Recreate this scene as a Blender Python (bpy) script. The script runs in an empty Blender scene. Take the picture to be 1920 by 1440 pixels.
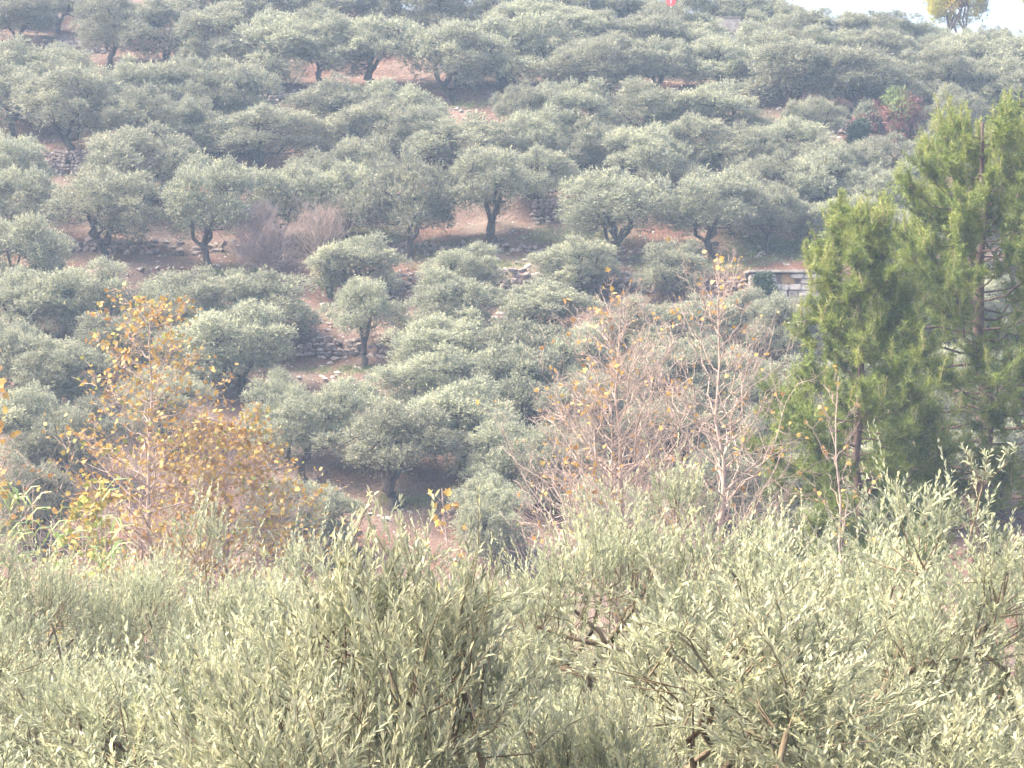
import bpy, bmesh, math, random
import numpy as np
from mathutils import Vector, Matrix, Euler

# ------------------------------------------------------------------ camera, sky, sun, exposure
scene = bpy.context.scene
C = scene.collection
FPX = 4516.0                        # focal length in pixels of the 1920 px wide photograph
HOR = 720.0                         # row of the horizon: the camera looks level
cam_d = bpy.data.cameras.new('camera')
cam = bpy.data.objects.new('camera', cam_d); C.objects.link(cam)
cam_d.sensor_width = 36.0
cam_d.lens = 36.0 * FPX / 1920.0
cam_d.clip_start = 0.1; cam_d.clip_end = 6000
cam.location = (0, 0, 0); cam.rotation_euler = (math.radians(90), 0, 0)
scene.camera = cam

SUN_EL, SUN_AZ = 52.0, 266.0        # azimuth clockwise from +Y: from the left
world = bpy.data.worlds.new('World'); scene.world = world; world.use_nodes = True
wn = world.node_tree.nodes; wl = world.node_tree.links
bg = wn['Background']
sky = wn.new('ShaderNodeTexSky'); sky.sky_type = 'NISHITA'; sky.sun_disc = False
sky.sun_elevation = math.radians(SUN_EL); sky.sun_rotation = math.radians(SUN_AZ)
sky.air_density = 0.85; sky.dust_density = 7.0; sky.ozone_density = 1.0
wl.new(sky.outputs['Color'], bg.inputs['Color']); bg.inputs['Strength'].default_value = 0.092

sun_d = bpy.data.lights.new('sun', 'SUN'); sun_d.energy = 1.5; sun_d.angle = math.radians(28)
sun_d.color = (1.0, 0.89, 0.74)
sun = bpy.data.objects.new('sun', sun_d); C.objects.link(sun)
az, el = math.radians(SUN_AZ), math.radians(SUN_EL)
to_sun = Vector((math.sin(az) * math.cos(el), math.cos(az) * math.cos(el), math.sin(el)))
sun.rotation_euler = to_sun.to_track_quat('Z', 'Y').to_euler()

scene.view_settings.view_transform = 'Standard'
scene.view_settings.look = 'None'
scene.view_settings.exposure = 3.08
scene.view_settings.gamma = 1.0
scene.view_settings.use_curve_mapping = False
scene.cycles.max_bounces = 6
scene.cycles.diffuse_bounces = 4
scene.cycles.glossy_bounces = 2
scene.cycles.transmission_bounces = 4
scene.cycles.volume_bounces = 1
scene.cycles.use_denoising = True

HAZE = 0.00075

# ------------------------------------------------------------------ helpers
def tag(o, label=None, cat=None, group=None, kind=None):
    if label: o['label'] = label
    if cat: o['category'] = cat
    if group: o['group'] = group
    if kind: o['kind'] = kind
    return o

def empty(name, loc, label=None, cat=None, group=None, rz=0.0):
    o = bpy.data.objects.new(name, None); C.objects.link(o)
    o.location = loc; o.rotation_euler = (0, 0, rz); o.empty_display_size = 0.2
    return tag(o, label, cat, group)

def link(name, me, parent=None, loc=(0, 0, 0), rot=(0, 0, 0), sc=(1, 1, 1)):
    o = bpy.data.objects.new(name, me); C.objects.link(o)
    o.location = loc; o.rotation_euler = rot; o.scale = sc
    if parent: o.parent = parent
    return o

def mesh_np(name, V, F, mat=None, tint=None, smooth=False):
    """V (n,3), F (m,k) all faces of k corners; tint per vertex."""
    V = np.ascontiguousarray(V, dtype=np.float32); F = np.ascontiguousarray(F, dtype=np.int32)
    me = bpy.data.meshes.new(name)
    k = F.shape[1]
    me.vertices.add(len(V)); me.vertices.foreach_set('co', V.ravel())
    me.loops.add(F.size); me.loops.foreach_set('vertex_index', F.ravel())
    me.polygons.add(len(F))
    me.polygons.foreach_set('loop_start', np.arange(0, F.size, k, dtype=np.int32))
    me.polygons.foreach_set('loop_total', np.full(len(F), k, dtype=np.int32))
    if smooth: me.polygons.foreach_set('use_smooth', np.ones(len(F), dtype=bool))
    if tint is not None:
        a = me.attributes.new('tint', 'FLOAT', 'POINT')
        a.data.foreach_set('value', np.ascontiguousarray(tint, dtype=np.float32))
    me.update(calc_edges=True)
    if mat: me.materials.append(mat)
    return me

def nrm(a):
    return a / np.maximum(np.linalg.norm(a, axis=-1, keepdims=True), 1e-9)

class Tubes:
    """many tapered tubes collected in one mesh"""
    def __init__(self): self.V = []; self.F = []; self.T = []; self.n = 0
    def add(self, pts, radii, sides=5, tint=0.5):
        pts = np.asarray(pts, float); radii = np.asarray(radii, float)
        n = len(pts)
        d = np.gradient(pts, axis=0); d = nrm(d)
        up = np.tile(np.array([0.31, 0.17, 0.93]), (n, 1))
        bad = np.abs((d * up).sum(1)) > 0.93
        up[bad] = (0.9, 0.3, 0.1)
        a = nrm(np.cross(d, up)); b = np.cross(d, a)
        th = np.linspace(0, 2 * math.pi, sides, endpoint=False)
        ring = (a[:, None, :] * np.cos(th)[None, :, None] + b[:, None, :] * np.sin(th)[None, :, None]) * radii[:, None, None]
        V = (pts[:, None, :] + ring).reshape(-1, 3)
        i = np.arange(n - 1)[:, None] * sides; j = np.arange(sides)[None, :]; j2 = (j + 1) % sides
        F = np.stack([i + j, i + j2, i + sides + j2, i + sides + j], -1).reshape(-1, 4) + self.n
        self.V.append(V); self.F.append(F); self.T.append(np.full(len(V), tint)); self.n += len(V)
    def mesh(self, name, mat, smooth=True):
        return mesh_np(name, np.concatenate(self.V), np.concatenate(self.F), mat, np.concatenate(self.T), smooth)

def curve(p0, p1, n, rng, wob=0.1, sag=0.0):
    t = np.linspace(0, 1, n)[:, None]
    p = np.asarray(p0) * (1 - t) + np.asarray(p1) * t
    L = np.linalg.norm(np.asarray(p1) - np.asarray(p0))
    w = rng.normal(0, wob * L, (n, 3)); w[0] = 0; w[-1] = 0
    p = p + w
    p[:, 2] += sag * L * np.sin(np.linspace(0, math.pi, n))
    return p

# ------------------------------------------------------------------ materials
def new_mat(name):
    m = bpy.data.materials.new(name); m.use_nodes = True
    nt = m.node_tree; nt.nodes.clear()
    out = nt.nodes.new('ShaderNodeOutputMaterial')
    return m, nt, out

def ramp(nt, stops, interp='LINEAR'):
    r = nt.nodes.new('ShaderNodeValToRGB'); r.color_ramp.interpolation = interp
    while len(r.color_ramp.elements) > 1: r.color_ramp.elements.remove(r.color_ramp.elements[-1])
    r.color_ramp.elements[0].position = stops[0][0]; r.color_ramp.elements[0].color = (*stops[0][1], 1)
    for p, c in stops[1:]:
        e = r.color_ramp.elements.new(p); e.color = (*c, 1)
    return r

def leaf_mat(name, top, under=None, trans=0.3, rough=0.5, spec=0.3, var=0.25, hue=0.006):
    """top/under: ramps over the 'tint' attribute"""
    m, nt, out = new_mat(name); N = nt.nodes; L = nt.links
    at = N.new('ShaderNodeAttribute'); at.attribute_name = 'tint'
    r1 = ramp(nt, top); L.new(at.outputs['Fac'], r1.inputs['Fac'])
    col = r1.outputs['Color']
    if under:
        r2 = ramp(nt, under); L.new(at.outputs['Fac'], r2.inputs['Fac'])
        geo = N.new('ShaderNodeNewGeometry')
        mx = N.new('ShaderNodeMixRGB'); L.new(geo.outputs['Backfacing'], mx.inputs['Fac'])
        L.new(col, mx.inputs['Color1']); L.new(r2.outputs['Color'], mx.inputs['Color2']); col = mx.outputs['Color']
    oi = N.new('ShaderNodeObjectInfo')
    mr = N.new('ShaderNodeMapRange'); mr.inputs['To Min'].default_value = 1 - var; mr.inputs['To Max'].default_value = 1 + var
    L.new(oi.outputs['Random'], mr.inputs['Value'])
    ns = N.new('ShaderNodeTexNoise'); ns.inputs['Scale'].default_value = 37.0
    mm = N.new('ShaderNodeMath'); mm.operation = 'MULTIPLY'
    mr2 = N.new('ShaderNodeMapRange'); mr2.inputs['From Min'].default_value = 0.3; mr2.inputs['From Max'].default_value = 0.7
    mr2.inputs['To Min'].default_value = 0.5 - hue; mr2.inputs['To Max'].default_value = 0.5 + hue
    L.new(oi.outputs['Random'], mr2.inputs['Value'])
    hs = N.new('ShaderNodeHueSaturation'); L.new(mr.outputs['Result'], hs.inputs['Value'])
    L.new(mr2.outputs['Result'], hs.inputs['Hue'])
    L.new(col, hs.inputs['Color']); col = hs.outputs['Color']
    N.remove(ns); N.remove(mm)
    p = N.new('ShaderNodeBsdfPrincipled'); p.inputs['Roughness'].default_value = rough
    p.inputs['Specular IOR Level'].default_value = spec
    L.new(col, p.inputs['Base Color'])
    t = N.new('ShaderNodeBsdfTranslucent'); L.new(col, t.inputs['Color'])
    mix = N.new('ShaderNodeMixShader'); mix.inputs['Fac'].default_value = trans
    L.new(p.outputs['BSDF'], mix.inputs[1]); L.new(t.outputs['BSDF'], mix.inputs[2])
    L.new(mix.outputs['Shader'], out.inputs['Surface'])
    return m

def rough_mat(name, stops, scale=6.0, rough=0.9, bump=0.4, bscale=30.0, var=0.0, stretch=None):
    m, nt, out = new_mat(name); N = nt.nodes; L = nt.links
    tc = N.new('ShaderNodeTexCoord'); src = tc.outputs['Object']
    if stretch:
        mp = N.new('ShaderNodeMapping'); mp.inputs['Scale'].default_value = stretch
        L.new(src, mp.inputs['Vector']); src = mp.outputs['Vector']
    n1 = N.new('ShaderNodeTexNoise'); n1.inputs['Scale'].default_value = scale; n1.inputs['Detail'].default_value = 8
    L.new(src, n1.inputs['Vector'])
    r = ramp(nt, stops); L.new(n1.outputs['Fac'], r.inputs['Fac']); col = r.outputs['Color']
    if var:
        oi = N.new('ShaderNodeObjectInfo')
        mr = N.new('ShaderNodeMapRange'); mr.inputs['To Min'].default_value = 1 - var; mr.inputs['To Max'].default_value = 1 + var
        L.new(oi.outputs['Random'], mr.inputs['Value'])
        hs = N.new('ShaderNodeHueSaturation'); L.new(mr.outputs['Result'], hs.inputs['Value']); L.new(col, hs.inputs['Color']); col = hs.outputs['Color']
    p = N.new('ShaderNodeBsdfPrincipled'); p.inputs['Roughness'].default_value = rough
    p.inputs['Specular IOR Level'].default_value = 0.2
    L.new(col, p.inputs['Base Color'])
    n2 = N.new('ShaderNodeTexNoise'); n2.inputs['Scale'].default_value = bscale; n2.inputs['Detail'].default_value = 6
    L.new(src, n2.inputs['Vector'])
    b = N.new('ShaderNodeBump'); b.inputs['Strength'].default_value = bump; b.inputs['Distance'].default_value = 0.05
    L.new(n2.outputs['Fac'], b.inputs['Height']); L.new(b.outputs['Normal'], p.inputs['Normal'])
    L.new(p.outputs['BSDF'], out.inputs['Surface'])
    return m

M = {}
M['olive'] = leaf_mat('olive_leaf',
    [(0.0, (0.088, 0.102, 0.066)), (0.45, (0.155, 0.168, 0.108)), (0.8, (0.250, 0.256, 0.160)), (1.0, (0.36, 0.345, 0.195))],
    [(0.0, (0.22, 0.226, 0.170)), (0.7, (0.315, 0.315, 0.228)), (1.0, (0.39, 0.375, 0.245))], trans=0.28, rough=0.55, spec=0.2, var=0.22)
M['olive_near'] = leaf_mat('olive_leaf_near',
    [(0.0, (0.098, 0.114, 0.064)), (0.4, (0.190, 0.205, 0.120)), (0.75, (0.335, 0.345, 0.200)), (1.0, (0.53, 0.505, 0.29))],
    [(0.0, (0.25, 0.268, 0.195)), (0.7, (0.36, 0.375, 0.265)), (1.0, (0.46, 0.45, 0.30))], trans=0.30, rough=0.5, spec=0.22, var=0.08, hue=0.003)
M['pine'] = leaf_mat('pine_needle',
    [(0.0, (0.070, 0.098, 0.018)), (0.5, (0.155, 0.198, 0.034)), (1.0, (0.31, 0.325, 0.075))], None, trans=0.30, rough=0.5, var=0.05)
M['ridge_pine'] = leaf_mat('ridge_pine_sun_tinted_needle',
    [(0.0, (0.10, 0.13, 0.03)), (0.5, (0.30, 0.31, 0.05)), (1.0, (0.54, 0.46, 0.07))], None, trans=0.45, rough=0.5, var=0.05)  # golden sunlight on the skyline pines is painted into the needle colour
M['autumn'] = leaf_mat('autumn_leaf',
    [(0.0, (0.21, 0.11, 0.04)), (0.35, (0.38, 0.22, 0.055)), (0.7, (0.47, 0.335, 0.08)), (0.92, (0.42, 0.36, 0.09)), (1.0, (0.23, 0.28, 0.06))], None, trans=0.28, rough=0.55, var=0.22)
M['cypress'] = leaf_mat('dark_evergreen_leaf', [(0.0, (0.022, 0.042, 0.022)), (1.0, (0.055, 0.085, 0.035))], None, trans=0.15, var=0.05)
M['redshrub'] = leaf_mat('rust_red_leaf', [(0.0, (0.09, 0.042, 0.036)), (0.6, (0.18, 0.075, 0.06)), (1.0, (0.26, 0.13, 0.085))], None, trans=0.25, var=0.1)
M['greenshrub'] = leaf_mat('mid_green_leaf', [(0.0, (0.06, 0.09, 0.03)), (1.0, (0.16, 0.20, 0.06))], None, trans=0.25, var=0.1)
M['reed'] = leaf_mat('reed_leaf', [(0.0, (0.12, 0.18, 0.06)), (0.7, (0.20, 0.27, 0.09)), (1.0, (0.42, 0.38, 0.20))], None, trans=0.3, var=0.1)
M['grass'] = leaf_mat('grass_blade', [(0.0, (0.06, 0.10, 0.03)), (0.6, (0.13, 0.17, 0.05)), (1.0, (0.34, 0.28, 0.15))], None, trans=0.25, var=0.0)
M['bark'] = rough_mat('olive_bark', [(0.3, (0.030, 0.024, 0.020)), (0.6, (0.075, 0.060, 0.050)), (0.8, (0.14, 0.12, 0.10))], 9, 0.95, 0.8, 22, stretch=(1, 1, 0.25))
M['bark_near'] = rough_mat('olive_twig_bark', [(0.3, (0.10, 0.075, 0.05)), (0.7, (0.24, 0.19, 0.12))], 12, 0.9, 0.5, 40, stretch=(1, 1, 0.25))
M['pine_bark'] = rough_mat('pine_bark', [(0.3, (0.085, 0.055, 0.045)), (0.6, (0.17, 0.115, 0.095)), (0.8, (0.26, 0.20, 0.17))], 9, 0.95, 0.9, 20, stretch=(1, 1, 0.3))
M['pine_twig'] = rough_mat('pine_twig_bark', [(0.3, (0.30, 0.22, 0.14)), (0.7, (0.46, 0.36, 0.24))], 10, 0.9, 0.3, 30)
M['plane_bark'] = rough_mat('pale_plane_bark', [(0.3, (0.25, 0.185, 0.145)), (0.55, (0.35, 0.275, 0.225)), (0.8, (0.47, 0.39, 0.33))], 7, 0.85, 0.3, 25, stretch=(1, 1, 0.4))
M['dry_twig'] = rough_mat('dry_twig', [(0.3, (0.22, 0.165, 0.145)), (0.7, (0.38, 0.30, 0.27))], 7, 0.9, 0.3, 25)
M['stone'] = rough_mat('limestone', [(0.25, (0.11, 0.085, 0.07)), (0.5, (0.23, 0.19, 0.17)), (0.75, (0.36, 0.32, 0.29))], 4, 0.95, 0.6, 14, var=0.35)
M['pale_stone'] = rough_mat('pale_limestone', [(0.25, (0.20, 0.165, 0.14)), (0.5, (0.30, 0.265, 0.235)), (0.75, (0.42, 0.385, 0.35))], 3, 0.95, 0.5, 14, var=0.3)
M['concrete'] = rough_mat('weathered_concrete', [(0.3, (0.16, 0.125, 0.105)), (0.5, (0.29, 0.25, 0.22)), (0.75, (0.42, 0.38, 0.34))], 3.5, 0.9, 0.3, 20)
M['ochre'] = rough_mat('ochre_plaster', [(0.3, (0.30, 0.19, 0.09)), (0.7, (0.45, 0.31, 0.17))], 4, 0.95, 0.3, 16)
M['sign_red'] = rough_mat('red_sign_paint', [(0.3, (0.72, 0.07, 0.07)), (0.7, (0.80, 0.10, 0.09))], 3, 0.5, 0.0, 5)
M['sign_pale'] = rough_mat('pale_post_paint', [(0.3, (0.55, 0.48, 0.46)), (0.7, (0.68, 0.62, 0.6))], 3, 0.5, 0.0, 5)

def ground_mat():
    m, nt, out = new_mat('terra_rossa_ground'); N = nt.nodes; L = nt.links
    geo = N.new('ShaderNodeNewGeometry')
    def noise(scale, detail=6, rough=0.6):
        n = N.new('ShaderNodeTexNoise'); n.inputs['Scale'].default_value = scale; n.inputs['Detail'].default_value = detail
        n.inputs['Roughness'].default_value = rough
        L.new(geo.outputs['Position'], n.inputs['Vector']); return n
    a = noise(0.35); ra = ramp(nt, [(0.3, (0.115, 0.058, 0.042)), (0.5, (0.120, 0.080, 0.062)), (0.7, (0.155, 0.122, 0.100))]); L.new(a.outputs['Fac'], ra.inputs['Fac'])
    b = noise(9.0, 8); rb = ramp(nt, [(0.35, (0.55, 0.55, 0.55)), (0.65, (1.25, 1.22, 1.2))]); L.new(b.outputs['Fac'], rb.inputs['Fac'])
    mu = N.new('ShaderNodeMixRGB'); mu.blend_type = 'MULTIPLY'; mu.inputs['Fac'].default_value = 0.8
    L.new(ra.outputs['Color'], mu.inputs['Color1']); L.new(rb.outputs['Color'], mu.inputs['Color2'])
    at = N.new('ShaderNodeAttribute'); at.attribute_name = 'tint'          # where the photo shows grass
    c = noise(1.6, 8, 0.75)
    ad = N.new('ShaderNodeMath'); ad.operation = 'MULTIPLY_ADD'; L.new(c.outputs['Fac'], ad.inputs[0]); ad.inputs[1].default_value = 1.6
    L.new(at.outputs['Fac'], ad.inputs[2])
    rc = ramp(nt, [(0.0, (0, 0, 0)), (0.95, (0, 0, 0)), (1.25, (1, 1, 1))])
    dv = N.new('ShaderNodeMath'); dv.operation = 'SUBTRACT'; L.new(ad.outputs[0], dv.inputs[0]); dv.inputs[1].default_value = 0.35
    L.new(dv.outputs[0], rc.inputs['Fac']); rc.color_ramp.elements[1].position = 0.60; rc.color_ramp.elements[2].position = 0.95
    gcol = ramp(nt, [(0.35, (0.10, 0.115, 0.050)), (0.6, (0.175, 0.170, 0.085))]); L.new(b.outputs['Fac'], gcol.inputs['Fac'])
    mg = N.new('ShaderNodeMixRGB'); L.new(rc.outputs['Color'], mg.inputs['Fac']); L.new(mu.outputs['Color'], mg.inputs['Color1']); L.new(gcol.outputs['Color'], mg.inputs['Color2'])
    p = N.new('ShaderNodeBsdfPrincipled'); p.inputs['Roughness'].default_value = 0.95; p.inputs['Specular IOR Level'].default_value = 0.1
    L.new(mg.outputs['Color'], p.inputs['Base Color'])
    bp = N.new('ShaderNodeBump'); bp.inputs['Strength'].default_value = 0.8; bp.inputs['Distance'].default_value = 0.12
    L.new(b.outputs['Fac'], bp.inputs['Height']); L.new(bp.outputs['Normal'], p.inputs['Normal'])
    L.new(p.outputs['BSDF'], out.inputs['Surface'])
    return m
M['ground'] = ground_mat()

# ------------------------------------------------------------------ terrain: valley, then the terraced hillside
PROF = np.array([(-900, 4), (-300, 1), (-60, -3.6), (0, -4.2), (10, -4.6), (20, -5.4), (30, -6.8), (42, -8.6), (52, -9.4), (62, -8.1), (70, -6.2),
                 (78, -3.97), (90, 0.6), (102, 5.4), (120, 13.8), (135, 19.7), (150, 25.2), (170, 32.0), (230, 45.0), (1500, 60.0)])
RISERS = [(84.6, .5), (92.0, .7), (99.2, .85), (103.0, .5), (106.8, .85), (112.4, 1.0), (117.2, .7), (122.3, .75), (127.0, .6), (132.0, .7), (138.0, .5)]
_kd, _kz = [], []
for d, z in PROF:
    if not any(abs(d - r) < 0.4 for r, h in RISERS) and not (84 < d < 139): _kd.append(d); _kz.append(z)
for r, h in RISERS:
    z = np.interp(r, PROF[:, 0], PROF[:, 1])
    _kd += [r - 0.14, r + 0.14]; _kz += [z - h / 2, z + h / 2]
_o = np.argsort(_kd); KD = np.array(_kd)[_o]; KZ = np.array(_kz)[_o]

def wob(x):                                   # the terrace lines wander a little along the hill
    return 0.55 * np.sin(0.17 * x + 0.6) + 0.35 * np.sin(0.41 * x + 2.0)
def lump(x, y):
    return (0.10 * np.sin(0.9 * x + 0.3 * y) * np.sin(0.7 * y - 0.2 * x + 1) + 0.05 * np.sin(2.3 * x + 1.7 * y) + 0.04 * np.sin(3.1 * y - 2.2 * x))
def ground_z(x, y):
    x = np.asarray(x, float); y = np.asarray(y, float)
    fade = np.clip((y - 62) / 20, 0, 1)
    yy = y + wob(x) * fade
    z = np.interp(yy, KD, KZ)
    crest_y = 137.0 - np.clip(x, -60, 60) * 0.34 + np.clip(-x, 0, 60) * 0.25      # the ridge falls towards the right
    zc = np.interp(crest_y, KD, KZ)
    over = np.clip(yy - crest_y, 0, None)
    zr = zc + 0.10 * over - 0.012 * over ** 2 * (over < 12) - (over >= 12) * (0.012 * 144 + 0.12 * (over - 12))
    z = np.where(over > 0, np.minimum(z, zr), z)
    z = np.maximum(z, -14)
    return z + lump(x, y) * np.clip((y - 5) / 10, 0.3, 1) * (np.abs(y) < 260)

def pix(px, py, D): return ((px - 960) / FPX * D, D, (HOR - py) / FPX * D)
_ds = np.arange(60, 175, 0.05)
def ray_ground(px, py):
    """the nearest ground point seen through a pixel of the hillside"""
    xs = (px - 960) / FPX * _ds; zs = (HOR - py) / FPX * _ds
    g = ground_z(xs, _ds) - zs
    hit = np.where(g > 0)[0]
    D = _ds[hit[0]] if len(hit) else 150.0
    x = (px - 960) / FPX * D
    return float(x), float(D), float(ground_z(x, D))

GREEN = [(1450, 465, 130, 30), (1340, 500, 80, 20), (700, 445, 90, 25), (1080, 445, 120, 22), (900, 500, 120, 18), (840, 470, 120, 18), (1240, 490, 60, 25), (430, 515, 70, 15), (520, 185, 60, 10), (880, 196, 70, 8), (640, 695, 90, 8), (760, 940, 60, 15)]
def build_ground():
    xs = np.concatenate([np.array([-900, -500, -250, -130, -80]), np.arange(-55, 55.1, 0.55), np.array([80, 130, 250, 500, 900])])
    ys = np.concatenate([np.array([-900, -500, -250, -120, -60, -30]), np.arange(-15, 70, 1.5), np.arange(70, 84, 0.5), np.arange(84, 142, 0.2), np.arange(142, 176, 1.0), np.array([180, 190, 205, 230, 260, 300, 400, 600, 900, 1500])])
    X, Y = np.meshgrid(xs, ys)
    Z = ground_z(X, Y)
    rng = np.random.default_rng(5); Z += rng.normal(0, 0.03, Z.shape) * (np.abs(X) < 56) * (Y > 60) * (Y < 176)
    V = np.stack([X, Y, Z], -1).reshape(-1, 3)
    nx = len(xs); i = np.arange(len(ys) - 1)[:, None] * nx; j = np.arange(nx - 1)[None, :]
    F = np.stack([i + j, i + j + 1, i + nx + j + 1, i + nx + j], -1).reshape(-1, 4)
    px = 960 + FPX * V[:, 0] / np.maximum(V[:, 1], 1); py = HOR - FPX * V[:, 2] / np.maximum(V[:, 1], 1)
    tint = np.full(len(V), -0.25)
    for gx, gy, gw, gh in GREEN:
        tint = np.maximum(tint, 0.35 - 0.6 * np.clip(np.sqrt(((px - gx) / gw) ** 2 + ((py - gy) / gh) ** 2) - 0.5, 0, 1))
    tint[V[:, 1] < 70] = 0.1
    o = link('ground', mesh_np('ground', V, F, M['ground'], tint, True)); tag(o, kind='structure')
    return o
GROUND = build_ground()

# ------------------------------------------------------------------ foliage builders
def leaves_from_sprigs(P, Dv, Ls, nl, leaf_l, leaf_w, rng, tint, hi=False, spread=0.75, droop=0.0, tip_tint=0.25, bend=None):
    """sprigs (base P, direction Dv, length Ls) carrying nl leaves each; returns V, F(tri or quad), tint"""
    n = len(P)
    t = (np.arange(nl) + 0.6) / nl
    t = np.tile(t, (n, 1)) + rng.normal(0, 0.02, (n, nl))
    a0 = nrm(np.cross(Dv, nrm(rng.normal(size=(n, 3))))); b0 = np.cross(Dv, a0)
    ang = (np.arange(nl) // 2) * (math.pi / 2) + (np.arange(nl) % 2) * math.pi
    ang = ang[None, :] + rng.normal(0, 0.35, (n, nl))
    rad = a0[:, None, :] * np.cos(ang)[..., None] + b0[:, None, :] * np.sin(ang)[..., None]
    pos = P[:, None, :] + Dv[:, None, :] * (t * Ls[:, None])[..., None]
    if bend is None: bend = rng.normal(0, .3, (n, 3)) + np.array([0, 0, -.12])
    pos += bend[:, None, :] * (t ** 2 * Ls[:, None])[..., None]
    Dl = nrm(Dv[:, None, :] + 1.6 * bend[:, None, :] * t[..., None])
    sp = spread * (1.15 - 0.6 * t)[..., None]
    ld = nrm(Dl * (1 - 0.35 * spread) + rad * sp + rng.normal(0, 0.12, rad.shape))
    wv = nrm(np.cross(ld, Dv[:, None, :] + rng.normal(0, 0.25, rad.shape)))
    nv = np.cross(wv, ld)
    flip = np.sign((nv * Dv[:, None, :]).sum(-1, keepdims=True)); flip[flip == 0] = 1
    nv = nv * flip; wv = np.cross(ld, nv)
    l = leaf_l * rng.uniform(0.75, 1.2, (n, nl)) * (1.05 - 0.35 * t ** 2)
    w = leaf_w * rng.uniform(0.8, 1.2, (n, nl))
    pos = pos.reshape(-1, 3); ld = ld.reshape(-1, 3); wv = wv.reshape(-1, 3); nv = nv.reshape(-1, 3)
    l = l.reshape(-1, 1); w = w.reshape(-1, 1)
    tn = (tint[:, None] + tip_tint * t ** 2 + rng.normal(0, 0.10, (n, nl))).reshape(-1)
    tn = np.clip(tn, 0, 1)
    k = len(pos)
    if hi:
        up = nv * (w * 0.25)
        v = np.stack([pos, pos + ld * l * .3 + wv * w * .46 + up, pos + ld * l * .7 + wv * w * .42 + up * .8, pos + ld * l - nv * l * 0.06,
                      pos + ld * l * .7 - wv * w * .42 + up * .8, pos + ld * l * .3 - wv * w * .46 + up], 1)
        q = np.array([[0, 3, 2, 1], [0, 5, 4, 3]])
        f = (np.arange(k)[:, None, None] * 6 + q[None]).reshape(-1, 4)
        nn = np.cross(v[:, 3] - v[:, 0], v[:, 2] - v[:, 0]); wrong = np.repeat((nn * nv).sum(1) < 0, 2)
        f[wrong] = f[wrong][:, ::-1]
        return v.reshape(-1, 3), f, np.repeat(tn, 6)
    v = np.stack([pos, pos + ld * l * .5 + wv * w * .5, pos + ld * l, pos + ld * l * .5 - wv * w * .5], 1)
    base = np.arange(k)[:, None] * 4
    f = base + np.array([[0, 3, 2, 1]])
    nn = np.cross(v[:, 3] - v[:, 0], v[:, 2] - v[:, 0])
    wrong = (nn * nv).sum(1) < 0
    f[wrong] = f[wrong][:, ::-1]
    return v.reshape(-1, 3), f, np.repeat(tn, 4)

def clumps_umbrella(rng, n, R, H, low, peak=1.1, p=2.0, gap=0.45, lobe=0.85, nlobe=9):
    """clump centres grouped in uneven lobes over a domed crown"""
    lobes = []; tries = 0
    while len(lobes) < nlobe and tries < 4000:
        tries += 1
        th = rng.uniform(0, 2 * math.pi); rr = (R - lobe * .75) * math.sqrt(rng.uniform(0, 1)) * rng.uniform(.9, 1.12)
        q = rr / R; lr = lobe * rng.uniform(.72, 1.2)
        zt = H - peak * q ** p - abs(rng.normal(0, .22))
        z = zt - lr * .8
        if q > .40 and rng.uniform() < .55: z = low + lr * .5 + (zt - lr - low) * rng.uniform(0, .5)     # a lower skirt of branches
        c = np.array([rr * math.cos(th), rr * math.sin(th), max(z, low + lr * .4)])
        if all(np.linalg.norm(c - o[0]) > lobe * .82 for o in lobes): lobes.append((c, lr))
    top = max(range(len(lobes)), key=lambda i: lobes[i][0][2] + lobes[i][1] * .8)
    lobes[top][0][2] += min(.35, H - lobes[top][1] * .8 - lobes[top][0][2])
    out = []; tries = 0
    while len(out) < n and tries < 9000:
        tries += 1
        c0, lr = lobes[rng.integers(len(lobes))]
        v = nrm(rng.normal(size=3) + np.array([0, 0, .35])) * rng.uniform(.35, 1.0) ** .5
        c = c0 + v * lr * np.array([1.0, 1.0, .8])
        if c[2] < low - .1: continue
        if all(np.linalg.norm((c - o) * (1, 1, 1.2)) > gap for o in out): out.append(c)
    return np.array(out)

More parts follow.
